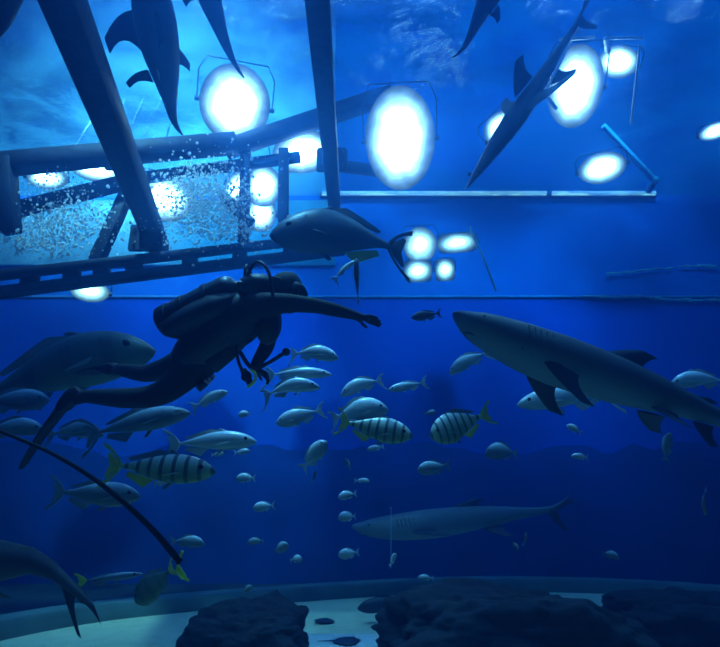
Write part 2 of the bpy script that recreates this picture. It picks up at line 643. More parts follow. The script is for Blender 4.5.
G1, G2 = 'floodlights hung over the tank', 'wall floodlights at the far end'
L_ = [
    (235, 104, 11.8, 25, 27, 'big dazzling floodlight beside the hanging thin tail above the gantry', 0),
    (303, 152, 12.6, 22, 15, 'oval floodlight between the gantry post and the tall lamp', 12),
    (400, 139, 11.5, 25, 36, 'tallest and brightest round floodlight in open water beyond the gantry', 0),
    (575, 87, 11.2, 19, 28, 'upright oval floodlight inside the pale thin frame, larger of its pair', -14),
    (618, 62, 11.4, 14, 11, 'small floodlight inside the pale thin frame, higher of its pair', -30),
    (602, 168, 12.8, 16, 11, 'small round floodlight low beside the bent pale arm', 0),
    (501, 128, 12.2, 13, 11, 'small floodlight half hidden by the pointed shark overhead', 35),
    (716, 131, 12.6, 11, 6, 'flat small floodlight at the frame edge beyond the bent pale arm', 0),
    (97, 169, 12.0, 18, 9, 'flat floodlight between gantry beams next to the big sloping post', 5),
    (47, 178, 11.8, 13, 8, 'small flat floodlight between gantry beams farthest from the post', 10),
    (165, 198, 13.2, 21, 17, 'floodlight behind bubbles at the foot of the sloping post', 0),
    (236, 188, 13.2, 8, 13, 'narrow small lamp behind bubbles beside the framed tall lamp', -20),
    (263, 186, 12.9, 13, 15, 'upper round lamp inside the narrow gantry frame', 0),
    (261, 214, 13.6, 11, 13, 'lower lamp inside the narrow gantry frame', 0),
    (90, 291, 12.2, 13, 8, 'dim floodlight just under the lower gantry rail', 0),
]
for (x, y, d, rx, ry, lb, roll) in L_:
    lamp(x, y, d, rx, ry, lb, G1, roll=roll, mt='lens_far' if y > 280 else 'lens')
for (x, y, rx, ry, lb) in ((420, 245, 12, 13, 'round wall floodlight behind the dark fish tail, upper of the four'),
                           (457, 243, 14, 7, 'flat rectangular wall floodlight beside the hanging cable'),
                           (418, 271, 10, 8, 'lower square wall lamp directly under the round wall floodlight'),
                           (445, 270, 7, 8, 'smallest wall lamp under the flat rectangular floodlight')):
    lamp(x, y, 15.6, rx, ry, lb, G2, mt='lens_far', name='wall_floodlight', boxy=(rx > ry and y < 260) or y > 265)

# strip lights along the wall top
p0 = atY(330, 193.5, BACK - .2)
for (x0, x1, lb) in ((322, 546, 'longest cyan strip light along the far wall top'),
                     (552, 655, 'shorter cyan strip light ending at the bent pale arm')):
    a, c = atY(x0, 193.5, BACK - .2), atY(x1, 193.5, BACK - .2)
    e = empty('strip_light', (a + c) / 2, lb, 'strip light', 'strip lights on the far wall')
    h = (c - a).length / 2
    bb = MB()
    bb.box((0, .1, 0), (h + .06, .06, .12))
    bb.build('housing', M['housing'], e)
    bb = MB()
    bb.tube([V((-h, -.02, 0)), V((h, -.02, 0))], .075, 10)
    bb.build('tube', M['tube'], e)

# pale rods behind the gantry
e = empty('slanted_railing', at(125, 144, 17), 'railing of thin pale slanted rods behind the upper gantry beam', 'railing')
for (x0, y0, x1, y1) in ((76, 146, 92, 120), (110, 146, 125, 98), (123, 146, 144, 98), (140, 146, 162, 98), (163, 146, 171, 120)):
    b = MB()
    b.tube([at(x0, y0, 17) - e.location, at(x1, y1, 17) - e.location], .035, 8)
    b.build('rod', M['pale_steel'], e)
b = MB()
b.tube([at(66, 147, 17) - e.location, at(176, 147, 17) - e.location], .035, 8)
b.build('rail', M['pale_steel'], e)

# bent arm and the frame round two lamps
e = empty('bent_arm', at(650, 190, 16.4), 'bent pale metal arm reaching down to the end of the strip light', 'arm')
b = MB()
b.beam(at(603, 126, 15.8) - e.location, at(655, 181, 16.4) - e.location, .13, .16)
b.build('arm', M['pale_steel'], e)
b = MB()
b.beam(at(655, 179, 16.4) - e.location, at(648, 193, 16.6) - e.location, .13, .14)
b.build('bracket', M['pale_steel'], e)
b = MB()
b.ball(at(655, 180, 16.4) - e.location, .12, 10, 8)
b.build('joint', M['pale_steel'], e)
e = empty('lamp_frame', at(600, 60, 11.6), 'thin pale open frame around two floodlights', 'frame')
for (x0, y0, x1, y1, r) in ((543, 96, 580, 22, .035), (560, 40, 594, 37, .03), (606, 38, 642, 38, .025), (640, 45, 631, 124, .022), (606, 38, 608, 52, .05), (545, 95, 556, 108, .04)):
    b = MB()
    b.tube([at(x0, y0, 10.2) - e.location, at(x1, y1, 10.5) - e.location], r, 8)
    b.build('bar', M['pale_steel'], e)

# hanging cable beside the wall lamps
b = MB()
c0 = at(470, 226, 15)
b.tube(smooth_line([at(x, y, 15) - c0 for x, y in ((470, 226), (474, 238), (481, 252), (488, 270), (496, 291))], 4), .028, 8)
o = b.build('hanging_cable', M['pale_steel'])
o.location = c0
tag(o, 'thin pale cable hanging beside the wall floodlights', 'cable')

# waterline glints shaped as white beads on the wall
def glint_line(pts, Y, r, n, lb):
    b = MB()
    for k in range(n):
        t = random.random() * (len(pts) - 1)
        i = min(int(t), len(pts) - 2)
        x = pts[i][0] + (pts[i + 1][0] - pts[i][0]) * (t - i)
        y = pts[i][1] + (pts[i + 1][1] - pts[i][1]) * (t - i)
        c = atY(x, y + random.gauss(0, .5), Y - random.random() * .04)
        b.ball(c, r * random.uniform(.35, 1.1), 8, 5, sc=(random.uniform(1.5, 5), .8, .7))
    o = b.build('foam', M['foam'])
    return tag(o, lb, 'foam', kind='stuff')


glint_line([(585, 296), (610, 298), (640, 297), (665, 299.5), (690, 300), (735, 300)], BACK - .06, .055, 170, 'water glints shaped in white beads along the ledge of the far wall')
glint_line([(608, 274), (640, 271), (668, 268), (700, 265), (715, 267)], BACK - .05, .045, 90, 'thin broken glint streak shaped in white beads on the far wall above the ledge')


# bubbles round the gantry
def bubbles(spec, lb):
    b = MB()
    for (cx, cy, sx, sy, d, n) in spec:
        for k in range(n):
            x, y = random.gauss(cx, sx), random.gauss(cy, sy)
            r = .008 + .026 * random.random() ** 4
            b.ball(at(x, y, d + random.uniform(-.5, .5)), r, 6, 4)
    o = b.build('air_bubbles', M['foam'])
    return tag(o, lb, 'bubbles', kind='stuff')


bubbles([(205, 200, 26, 20, 10.6, 3000), (225, 232, 25, 7, 10.4, 600), (195, 182, 22, 6, 10.6, 300)], 'cloud of white bubbles around the foot of the sloping post')
bubbles([(62, 222, 26, 15, 10.6, 2000), (35, 240, 24, 8, 10.3, 700), (55, 180, 18, 8, 10.8, 200)], 'scattered white bubbles between the two lowest gantry beams')


# ------------------------------------------------------------------ fish
HP = [(0, .05), (.03, .20), (.08, .40), (.16, .66), (.27, .88), (.40, 1), (.52, .98), (.66, .80), (.78, .54), (.88, .30), (.95, .17), (1, .15)]
WP = [(0, .08), (.03, .30), (.08, .52), (.16, .76), (.27, .94), (.40, 1), (.52, .92), (.66, .70), (.78, .44), (.88, .24), (.95, .13), (1, .11)]


def interp(u, T):
    for (a, p), (c, q) in zip(T, T[1:]):
        if u <= c:
            return p + (q - p) * (u - a) / (c - a)
    return T[-1][1]


def fish_mesh(h=.3, w=.15, nose=.5, bend=0.0, fins=True, forked=.5, arch=0.0, dorsal=.45, big=False, tailsize=1.0, long_pec=False):
    """unit-length fish, head at x=+.5, tail tips at x=-.5. slots: 0 skin, 1 fins, 2 tail, 3 eye"""
    b = MB()
    ns, nr = 24, 16
    rings = []
    xt = -.34
    for i in range(ns + 1):
        t = i / ns                      # 0 snout .. 1 peduncle
        x = .5 - (.5 - xt) * (t ** 1.15)
        u = t
        hh = h * .5 * interp(u, HP)
        ww = w * .5 * interp(u, WP)
        zc = -.02 * h * math.sin(math.pi * u) - h * .10 * (1 - u) ** 3
        ring = []
        for j in range(nr):
            a = 2 * math.pi * j / nr
            ca, sa = math.cos(a), math.sin(a)
            ring.append(V((x, ww * math.copysign(abs(ca) ** 1.1, ca), zc + hh * math.copysign(abs(sa) ** .95, sa))))
        rings.append(ring)
    b.loft(rings, 0)
    # tail fin
    ts = .17 * tailsize
    for s in (1, -1):
        b.fin(V((xt + .03, 0, s * .005)), V((xt - .015, 0, -s * .01)), V((-.5, 0, s * (ts + .02))), V((-.5 + .002, 0, s * (ts - .02))), .010, 2, 5, .35)
        b.fin(V((xt + .02, 0, 0)), V((xt - .06 - .05 * (1 - forked), 0, 0)), V((-.43, 0, s * ts * .62)), V((-.455, 0, s * ts * .55)), .008, 2, 3)
    if fins:
        hd = h * .5
        b.fin(V((.14, 0, hd * .90)), V((-.24, 0, hd * .38)), V((-.0, 0, hd * .98 + .055 * dorsal)), V((-.27, 0, hd * .42 + .035 * dorsal)), .010, 4, 4)
        b.fin(V((.20, 0, hd * .86)), V((.10, 0, hd * .92)), V((.11, 0, hd * .9 + .075 * dorsal)), V((.08, 0, hd * .9 + .06 * dorsal)), .009, 4, 3)
        b.fin(V((-.02, 0, -hd * .86)), V((-.25, 0, -hd * .36)), V((-.10, 0, -hd * .8 - .075)), V((-.27, 0, -hd * .4 - .03)), .010, 1, 4)
        b.fin(V((.18, 0, -hd * .85)), V((.12, 0, -hd * .9)), V((.09, 0, -hd * .9 - .07)), V((.06, 0, -hd * .9 - .06)), .008, 5, 3)
        pl = .20 if long_pec else .13
        for s in (1, -1):
            b.fin(V((.24, s * w * .42, -hd * .15)), V((.21, s * w * .43, -hd * .38)), V((.24 - pl, s * (w * .5 + .03), -hd * .5)), V((.22 - pl, s * (w * .5 + .028), -hd * .58)), .008, 5, 3)
    for s in (1, -1):
        b.ball(V((.385, s * w * .335, h * .03)), .016 + .025 * h, 10, 6, 3, sc=(1, .45, 1))
        # gill cover edge
        b.tube([V((.285, s * w * .43, h * .20)), V((.262, s * w * .475, 0)), V((.29, s * w * .42, -h * .22))], .004, 5, 0)
    # mouth
    b.tube([V((.46, -w * .19, -h * .12)), V((.498, 0, -h * .10)), V((.46, w * .19, -h * .12))], .005, 5, 3)

    def f(p):
        s = .15 - p.x
        k = bend * s * abs(s) * (1 if s > 0 else .35)
        z = p.z - arch * (p.x * p.x) * 1.0
        return V((p.x, p.y + k, z))
    return b.map(f)


def shark_mesh(girth=.17, bend=0.0, droop=0.0, droop_at=.05, pec=.17, pec_drop=.08, pointed=False, dors=.085, sbend=0.0, tail_up=.17, wide=1.0, caudal=True, rear=True, pelvic=.055, pecs=(1, 1), pc=0.0):
    """unit-length shark, snout x=+.5. slots: 0 skin, 1 fins, 2 eye/gill"""
    b = MB()
    prof = [(.5, .006, .012, .01), (.49, .018, .03, .008), (.46, .04, .055, .0), (.42, .06, .075, -.003), (.36, .077, .09, -.006), (.28, .092, .097, -.008), (.18, .1, .1, -.006), (.08, .098, .093, -.002), (-.02, .088, .08, .004), (-.12, .07, .064, .010), (-.21, .05, .048, .014), (-.29, .034, .033, .016), (-.36, .024, .024, .018), (-.41, .018, .016, .024), (-.46, .012, .010, .045), (-.5, .005, .004, .075)]
    if pointed:
        prof = [(.5, .004, .006, 0), (.46, .013, .022, 0), (.40, .027, .045, 0), (.32, .044, .066, 0), (.22, .062, .085, 0), (.12, .072, .09, 0), (.02, .066, .08, 0), (-.08, .052, .062, .004), (-.18, .038, .044, .008), (-.28, .026, .03, .012), (-.38, .018, .02, .016), (-.46, .01, .01, .03), (-.5, .004, .004, .05)]
    k = girth / .2
    rings = []
    for (x, hz, wy, zc) in prof:
        ring = []
        for j in range(20):
            a = 2 * math.pi * j / 20
            ca, sa = math.cos(a), math.sin(a)
            zz = hz * k * sa * (1.0 if sa > 0 else .92)
            ring.append(V((x, wy * k * wide * ca, zc + zz)))
        rings.append(ring)
    b.loft(rings, 0)
    r = .1 * k
    # first and second dorsal
    b.fin((.06, 0, r * .86), (-.07, 0, r * .72), (-.055, 0, r + dors), (-.105, 0, r + dors * .86), .010, 1, 5, .4)
    if rear:
      b.fin((-.20, 0, r * .52), (-.27, 0, r * .42), (-.265, 0, r * .5 + dors * .55), (-.295, 0, r * .5 + dors * .42), .006, 1, 4, .4)
    # anal
      b.fin((-.23, 0, -r * .30), (-.29, 0, -r * .18), (-.29, 0, -r * .3 - .05), (-.31, 0, -r * .3 - .04), .006, 1, 3, .4)
    for s in (1, -1):
        # pectoral
        if pointed:
            b.fin((.10, s * r * .6, 0), (-.02, s * r * .6, 0), (-.03, s * (r * .6 + pec), -pec_drop), (-.07, s * (r * .6 + pec * .93), -pec_drop), .011, 1, 6, .4)
        else:
            b.fin((.25, s * r * .72, -r * .45), (.13 - .12 * pc, s * r * .72, -r * .5), (.13, s * (r * .72 + pec * pecs[s > 0]), -r * .5 - pec_drop), (.085 - .06 * pc, s * (r * .70 + pec * pecs[s > 0] * .93), -r * .5 - pec_drop), .011, 1, 6, .5)
        # pelvic
        b.fin((-.09, s * r * .4, -r * .58), (-.17, s * r * .3, -r * .42), (-.16, s * (r * .4 + pelvic), -r * .6 - pelvic * .6), (-.195, s * (r * .4 + pelvic * .82), -r * .6 - pelvic * .55), .007, 1, 4, .4)
        b.ball((.425, s * .058 * k * wide, .018 * k), .008, 8, 6, 2)
        for q in range(0 if pointed else 5):
            x = .305 - q * .018
            y = .0955 * k * wide
            b.tube([(x, s * y * .86, .045 * k), (x - .004, s * y * 1.0, .0), (x, s * y * .84, -.05 * k)], .0022, 5, 2)
    # mouth
    if not pointed:
        b.tube([(.40, -.045 * k * wide, -.048 * k), (.445, -.022 * k * wide, -.043 * k), (.455, 0, -.040 * k), (.445, .022 * k * wide, -.043 * k), (.40, .045 * k * wide, -.048 * k)], .003, 5, 2)
    # caudal: long upper lobe, short lower lobe
    if caudal:
      b.fin((-.37, 0, .022), (-.46, 0, .022), (-.50, 0, tail_up), (-.53, 0, tail_up - .012), .008, 1, 6, .25)
      b.fin((-.385, 0, .012), (-.44, 0, .02), (-.455, 0, -.075), (-.47, 0, -.066), .008, 1, 4, .3)

    def f(p):
        s = .2 - p.x
        kx = bend * s * s * (1 if s > 0 else .3)
        kz = droop * max(0, droop_at - p.x) ** 2
        ky = sbend * math.sin(s * 5) * max(0, s)
        return V((p.x, p.y + kx + ky, p.z - kz))
    return b.map(f)


def place(o, head, tail, up=V((0, 0, 1)), roll=0.0):
    x = head - tail
    ln = x.length
    x.normalize()
    y = V(up).cross(x)
    if y.length < .05:
        y = V((0, 1, 0)).cross(x)
    y.normalize()
    z = x.cross(y)
    R = Matrix((x, y, z)).transposed()
    if roll:
        R = R @ Matrix.Rotation(math.radians(roll), 3, 'X')
    o.matrix_world = Matrix.Translation((head + tail) / 2) @ (R.to_4x4()) @ Matrix.Scale(ln, 4)
    return o


KIND = {
    'silver': ('silver', 'wfin', 'wfin'),
    'striped': ('striped', 'yfin', 'yfin'),
    'grouper': ('grouper', 'gfin', 'yfin'),
    'dark': ('darkfish', 'yfin', 'dfin'),
    'black': ('darkfish', 'dfin', 'dfin'),
    'pale': ('palefish', 'gfin', 'gfin'),
    'yellow': ('palefish', 'gfin', 'tip'),
}


def fish(name, label, hx, hy, tx, ty, d, kind='silver', h=.3, w=.15, dd=0.0, bend=0.0, arch=0.0, roll=0, group='silver fish of the school', cat='fish', **kw):
    mb = fish_mesh(h=h, w=w, bend=bend, arch=arch, **kw)
    s, f_, t_ = KIND[kind]
    o = mb.build(name, [M[s], M[f_], M[t_], M['eye'], M['dfin' if kind == 'dark' else 'gfin' if kind == 'striped' else f_], M['dfin' if kind == 'dark' else 'gfin' if kind == 'striped' else f_]])
    place(o, at(hx, hy, d), at(tx, ty, d + dd), roll=roll)
    return tag(o, label, cat, group)


S = 'silver_fish'
# --- near and middle fish of the school
fish('striped_fish', 'long striped fish with a yellow tail, lowest bright fish under the diver', 216, 469, 101, 465, 3.3, 'striped', h=.235, w=.12, dd=.1, group='striped fish')
fish('striped_fish', 'striped fish angled nose-down beneath the silver fish with a dark eye patch', 413, 434, 336, 421, 4.0, 'striped', h=.32, w=.15, dd=.1, group='striped fish')
fish('striped_fish', 'deep-bodied greenish fish with raised forked tail, facing the diver under the shark snout', 430, 434, 486, 414, 4.2, 'striped', h=.44, w=.18, dd=.2, bend=.5, group='striped fish')
fish(S, 'pale grey fish crossed by the dark curved pole', 141, 494, 48, 492, 3.9, 'pale', h=.26, w=.13)
fish(S, 'plump silver fish with a dark eye patch directly above the nose-down striped fish', 387, 403, 327, 416, 4.6, h=.38, w=.2, bend=.6, arch=.3)
fish(S, 'silver fish facing the diver, beside the plump fish with a dark eye patch', 276, 422, 324, 408, 4.3, h=.34, w=.16, bend=-.5)
fish(S, 'silver fish with bright forehead just ahead of the diver gauge, topmost of the school', 339, 353, 288, 350, 4.4, h=.3, w=.17, bend=.5, arch=.35)
fish(S, 'thin silver fish between the topmost school fish and the arched one', 332, 371, 262, 374, 4.8, h=.16, w=.12, arch=.15)
fish(S, 'arched silver fish with its tail low under the diver gauge', 319, 379, 258, 392, 4.0, h=.24, w=.14, arch=.5, bend=.4)
fish(S, 'silver fish with head low, above the plump dark-eyed one', 339, 390, 384, 377, 4.9, h=.3, w=.15, arch=.4)
fish(S, 'slim faint silver fish trailing under the reaching hand', 388, 389, 428, 382, 5.2, h=.22, w=.12)
fish(S, 'long silver fish with a bright back swimming above the long striped fish', 257, 437, 163, 444, 4.2, h=.2, w=.12, arch=.12)
fish(S, 'long dim fish with a thin bright back line just below the diver leg', 190, 408, 80, 436, 4.4, 'pale', h=.2, w=.12, arch=.1)
fish(S, 'dim fish with curved bright back below the diver ankle', 104, 426, 44, 432, 4.6, 'pale', h=.28, w=.13, arch=.5)
fish(S, 'small silver fish rising below the diver hip', 227, 389, 190, 408, 4.5, h=.26, w=.13, arch=.2)
fish(S, 'silver fish tilted steeply upward under the school', 326, 440, 299, 470, 3.9, h=.42, w=.2, bend=.4)
fish(S, 'faint silver fish below the deep-bodied greenish fish', 417, 469, 451, 465, 5.0, 'pale', h=.4, w=.17)
fish(S, 'silver fish nose-down just under the shark snout', 447, 370, 490, 349, 5.4, h=.28, w=.14, arch=.3)
fish(S, 'long silver fish passing behind the shark pectoral fin', 516, 400, 622, 391, 5.8, h=.2, w=.12, arch=.12)
fish(S, 'silver fish partly out of frame under the shark tail', 668, 378, 732, 378, 5.4, h=.26, w=.14, arch=.4)
fish(S, 'dim fish partly out of frame behind the diver fin', 46, 424, -22, 428, 4.8, 'pale', h=.26, w=.13, arch=.3)
fish(S, 'dim fish partly out of frame beneath the big green fish', 50, 398, -24, 401, 5.2, 'pale', h=.3, w=.14)

# --- small fish farther off, each with its own place
small = [
    ((236, 477), (257, 478), 5.0, .42, 'silver', 'small silver fish just off the nose of the long striped fish'),
    ((253, 507), (275, 505), 5.0, .42, 'silver', 'small silver fish alone in dark water below the long striped fish nose'),
    ((338, 516), (357, 516), 5.4, .5, 'silver', 'round small fish second lowest of the column over the sand gap'),
    ((338, 496), (357, 493), 5.6, .45, 'silver', 'small fish topmost of the three in the column over the sand gap'),
    ((338, 554), (359, 552), 5.4, .46, 'silver', 'small fish lowest of the three in the column over the sand gap'),
    ((288, 543), (272, 553), 5.6, .5, 'pale', 'dim small fish rising above the fish nearest the rock with a flat top'),
    ((302, 557), (290, 560), 5.8, .6, 'silver', 'tiny round fish close above the rock with a flat top'),
    ((370, 480), (354, 480), 5.6, .25, 'silver', 'tiny thin bright fish above the column of three'),
    ((367, 449), (384, 446), 5.4, .32, 'silver', 'tiny slim fish below the nose-down striped fish'),
    ((395, 552), (391, 566), 5.8, .4, 'silver', 'tiny upright fish under the thin vertical rod'),
    ((247, 541), (265, 540), 6.2, .36, 'pale', 'very dim small fish level with the yellow green pole tip'),
    ((250, 450), (234, 453), 5.2, .34, 'silver', 'tiny fish just above the small fish near the striped nose'),
    ((224, 453), (211, 455), 5.2, .34, 'silver', 'tiny fish below the long silver fish with a bright back'),
    ((238, 414), (252, 413), 5.0, .5, 'silver', 'tiny bright fish between the diver knee and the fish facing him'),
    ((519, 549), (511, 541), 6.2, .42, 'pale', 'tiny fish nose-down, lower of the two before the pale distant shark tail'),
    ((526, 532), (525, 546), 6.2, .36, 'pale', 'tiny upright fish, upper of the two before the pale distant shark tail'),
    ((418, 576), (434, 578), 6.6, .3, 'silver', 'tiny bright fish just above the widest rock'),
    ((706, 514), (700, 487), 6.0, .3, 'pale', 'small fish hanging nose-down in empty water over the corner rock'),
    ((316, 470), (313, 482), 5.4, .4, 'pale', 'tiny dim fish under the steeply tilted silver fish'),
    ((346, 458), (350, 470), 5.4, .4, 'pale', 'tiny dim fish beside the steeply tilted silver fish'),
    ((252, 585), (242, 593), 6.6, .5, 'pale', 'tiny dim fish skimming the curb behind the rock with a flat top'),
    ((567, 424), (582, 433), 5.0, .42, 'silver', 'small fish nose-up below the shark belly'),
    ((571, 455), (591, 457), 5.0, .25, 'silver', 'small thin bright fish lowest under the shark belly'),
    ((485, 449), (520, 452), 6.8, .5, 'pale', 'very dim fish in dark water under the shark snout'),
    ((176, 480), (150, 483), 4.4, .22, 'silver', 'tiny thin fish touching the belly of the long striped fish'),
    ((620, 556), (600, 552), 6.8, .35, 'pale', 'very dim tiny fish over the sand between two rocks'),
    ((172, 412), (182, 409), 4.3, .5, 'silver', 'tiny bright speck of a fish under the diver leg'),
    ((205, 541), (170, 540), 5.4, .32, 'pale', 'dim small fish behind the yellow green pole tip'),
    ((436, 411), (424, 414), 5.6, .4, 'pale', 'tiny dim fish between the two striped fish'),
    ((668, 432), (664, 462), 6.4, .35, 'pale', 'very dim upright fish beneath the shark pelvic fin'),
]
for (a, c, d, h, kd, lb) in small:
    s_, f_, t_ = KIND[kd]
    o = fish_mesh(h=h, w=h * .5, bend=random.uniform(-.5, .5), arch=random.uniform(0, .4)).build('small_fish', [M[s_], M[f_], M[t_], M['eye'], M[f_], M[f_]])
    place(o, at(*a, d), at(*c, d + random.uniform(-.05, .05)))
    tag(o, lb, 'fish', 'small fish in the deeper water')

# --- single fish
fish('trevally', 'large dark trevally with a yellow fin patch in front of the gantry end', 272, 219, 412, 246, 5.8, 'dark', h=.35, w=.17, dd=.3, group='big single fish', tailsize=1.1, arch=.35)
fish('big_fish', 'big greenish fish with barred flanks directly behind the diver tank', 151, 334, -48, 402, 5.7, 'grouper', h=.29, w=.17, dd=-.2, group='big single fish', arch=.25)
fish('dark_fish', 'dark narrow fish upright above the reaching hand', 356, 258, 358, 306, 4.4, 'black', h=.3, w=.12, group='fish by the reaching hand', arch=-.2)
fish('silver_fish', 'thin curved silver fish next to the dark upright fish above the hand', 357, 257, 331, 280, 4.6, 'silver', h=.14, w=.1, group='fish by the reaching hand', arch=.5)
fish('dark_fish', 'small dark fish between the reaching hand and the shark snout', 411, 317, 442, 313, 4.6, 'black', h=.32, w=.15, group='fish by the reaching hand')
fish('slender_fish', 'slender pale fish with a yellow tail above the curb', 143, 573, 74, 582, 4.6, 'yellow', h=.10, w=.08, dorsal=.15, tailsize=.6, group='low fish')
fish('greenish_fish', 'greenish fish nose-down beneath the yellow green pole tip', 134, 600, 176, 566, 5.0, 'grouper', h=.5, w=.2, group='low fish')
fish('bottom_fish', 'dark fish lying on the sand beside the widest rock', 357, 607, 412, 600, 9.6, 'black', h=.26, w=.2, group='fish resting on the sand')

# --- sharks
def shark(label, head, tail, dh, dt, up=V((0, 0, 1)), skin='sharkdark', name='shark', roll=0, group='sharks', **kw):
    o = shark_mesh(**kw).build(name, [M[skin], M['dfin'], M['mouth']])
    place(o, at(*head, dh), at(*tail, dt), up, roll)
    return tag(o, label, 'shark', group)


shark('large grey shark with pale belly facing the reaching diver', (452, 317), (775, 446), 4.5, 4.6, skin='shark', girth=.155, pec=.03, pec_drop=.085, droop=.10, bend=.10, dors=.045, pelvic=.04)
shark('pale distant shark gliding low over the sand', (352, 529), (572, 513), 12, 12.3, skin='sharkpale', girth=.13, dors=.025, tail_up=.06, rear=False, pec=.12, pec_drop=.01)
shark('dark shark low in the corner with its tail drooping over the curb', (-230, 582), (97, 560), 4.2, 4.4, girth=.25, droop=3.4, droop_at=-.25, rear=False, pec=.14, tail_up=.08)
shark('dark shark overhead seen from below, wide fins, tail pointing at the gantry', (146, -38), (173, 136), 7.2, 8.0, up=V((.1, -.6, 1)), girth=.26, pec=.40, pecs=(1, .25), pc=1, pec_drop=.02, wide=1.1, caudal=False, rear=False, pelvic=.14)
shark('slim dark shark at the frame top, thin tail curling beside the dazzling floodlight', (175, -190), (212, 80), 6.0, 7.2, up=V((0, -.6, 1)), girth=.19, pec=.14, pec_drop=.01, bend=.28, caudal=False, rear=False)
shark('faint slim shark at the frame top above the small half-hidden floodlight', (535, -100), (461, 62), 7.5, 8.4, up=V((0, -.6, 1)), girth=.20, pec=.12, pec_drop=.01, caudal=False, rear=False)
shark('pointed-snout shark gliding overhead, head down beside the upright oval floodlight', (466, 189), (592, 8), 8.2, 8.6, up=V((-.3, -.6, 1)), girth=.125, pec=.20, pec_drop=0, pointed=True, tail_up=.04, rear=False)
shark('dark shark mostly out of frame above the big sloping post', (60, -230), (2, 50), 5.6, 6.6, up=V((0, -.6, 1)), girth=.27, pec=.16, wide=1.1, pec_drop=.01, caudal=False, rear=False)


# --- small ray on the sand
def ray_mesh():
    b = MB()
    ns, nr = 14, 13
    top, bot = [], []
    for i in range(ns + 1):
        t = i / ns
        x = .5 - t * .8
        half = .5 * math.sin(math.pi * min(1, t) ** .9) ** .8 if 0 < t < 1 else .01
        top.append([V((x - .08 * abs(u / 6 - 1) ** 2, half * (u / 6 - 1), .09 * math.sin(math.pi * t) * (1 - abs(u / 6 - 1) ** 1.6) + .01)) for u in range(nr)])
        bot.append([V((x - .08 * abs(u / 6 - 1) ** 2, half * (u / 6 - 1), 0)) for u in range(nr)])
    rings = [tp + bt[::-1] for tp, bt in zip(top, bot)]
    b.loft(rings, 0)
    b.tube([V((-.28, 0, .02)), V((-.5, .02, .02)), V((-.85, .06, .015))], [.03, .018, .005], 8, 0)
    for s in (1, -1):
        b.ball(V((.27, s * .06, .085)), .022, 8, 6, 1)
        b.fin((-.2, s * .06, .02), (-.3, s * .03, .02), (-.33, s * .14, .015), (-.36, s * .10, .015), .012, 0, 3)
    return b


def ray_on_sand(px, py, size, ang, lb, z=.03):
    o = ray_mesh().build('stingray', [M['darkfish'], M['eye']])
    o.location = atZ(px, py, z)
    o.rotation_euler = (0, 0, math.radians(ang))
    o.scale = (size, size, size)
    return tag(o, lb, 'ray', 'small rays on the sand')


ray_on_sand(324, 621, .38, 70, 'small dark ray on the pale sand between two rocks')
ray_on_sand(345, 641, .46, 10, 'small dark ray on the pale stone slab at the frame bottom', z=.14)

# pale slab on the sand
b = MB()
a, c = atZ(300, 641, .05), atZ(396, 641, .05)
b.box((a + c) / 2 + V((0, -.3, 0)), ((c - a).length / 2, .42, .07))
o = b.build('stone_slab', M['pale_stone'])
tag(o, 'pale flat stone slab on the sand at the frame bottom', 'slab')

# thin upright rod standing near the distant shark
b = MB()
c0 = at(391, 566, 8.6)
b.tube([V((0, 0, 0)), at(391, 508, 8.6) - c0], .008, 8)
b.ball(at(391, 508, 8.6) - c0, .016, 8, 6)
o = b.build('thin_rod', M['ledge'])
o.location = c0
tag(o, 'thin pale vertical rod in front of the distant shark head', 'rod')

# dark pole with a yellow green tip
c0 = at(0, 430, 2.9)
e = empty('curved_pole', c0, 'long thin dark curved pole with a yellow green tip', 'pole')
pp = smooth_line([at(x, y, d) - c0 for x, y, d in ((-40, 412, 2.9), (0, 431, 2.9), (55, 455, 2.95), (105, 487, 3.0), (150, 527, 3.05), (180, 562, 3.1))], 5)
b = MB()
b.tube(pp, [.008 + .012 * (i / len(pp)) ** 1.5 for i in range(len(pp))], 10)
b.build('shaft', M['pole'], e)
b = MB()
b.tube(smooth_line([at(x, y, 3.1) - c0 for x, y in ((182, 551), (178, 566), (182, 575), (189, 581))], 4), [.008] * 5 + [.017] * 5 + [.008] * 3, 10)
b.build('tip', M['tip'], e)


# ------------------------------------------------------------------ rocks
def rock(name, c, sx, sy, sz, seed, lb, group='reef rocks in front'):
    import bmesh
    bm = bmesh.new()
    bmesh.ops.create_icosphere(bm, subdivisions=6, radius=1)
    for v in bm.verts:
        p = v.co.copy()
        q = p * 1.3 + V((seed, seed * 2, 0))
        r = 1 + .28 * noise.noise(q) + .16 * noise.noise(q * 2.3) + .08 * noise.noise(q * 5) + .035 * noise.noise(q * 11) + .015 * noise.noise(q * 23)
        z = p.z
        box = (abs(p.x) ** 4 + abs(p.y) ** 4 + abs(p.z) ** 4) ** .25
        p = p / (box ** .6) * r
        v.co = V((p.x * sx, p.y * sy, p.z * sz))
    me = bpy.data.meshes.new(name)
    bm.to_mesh(me)
    bm.free()
    me.polygons.foreach_set('use_smooth', [True] * len(me.polygons))
    me.materials.append(M['rock'])
    o = bpy.data.objects.new(name, me)
    COL.objects.link(o)
    o.location = c
    return tag(o, lb, 'rock', group)


def rock_px(x, ytop, d, wpx, lb, seed, depth=.7):
    k = d / F
    top = at(x, ytop, d)
    h = top.z + .15
    rock('reef_rock', V((top.x, top.y, h / 2 - .15)), wpx * k / 2, depth, h / 2, seed, lb)


rock_px(250, 603, 7.0, 118, 'dark flat-topped reef rock beside the pale sand gap, smallest of three', 3.1)
rock_px(497, 590, 6.6, 232, 'widest dark reef rock at the bottom centre of the tank', 8.7, .9)
rock_px(684, 592, 8.7, 150, 'dark reef rock filling the bottom corner under the shark', 15.2, .9)

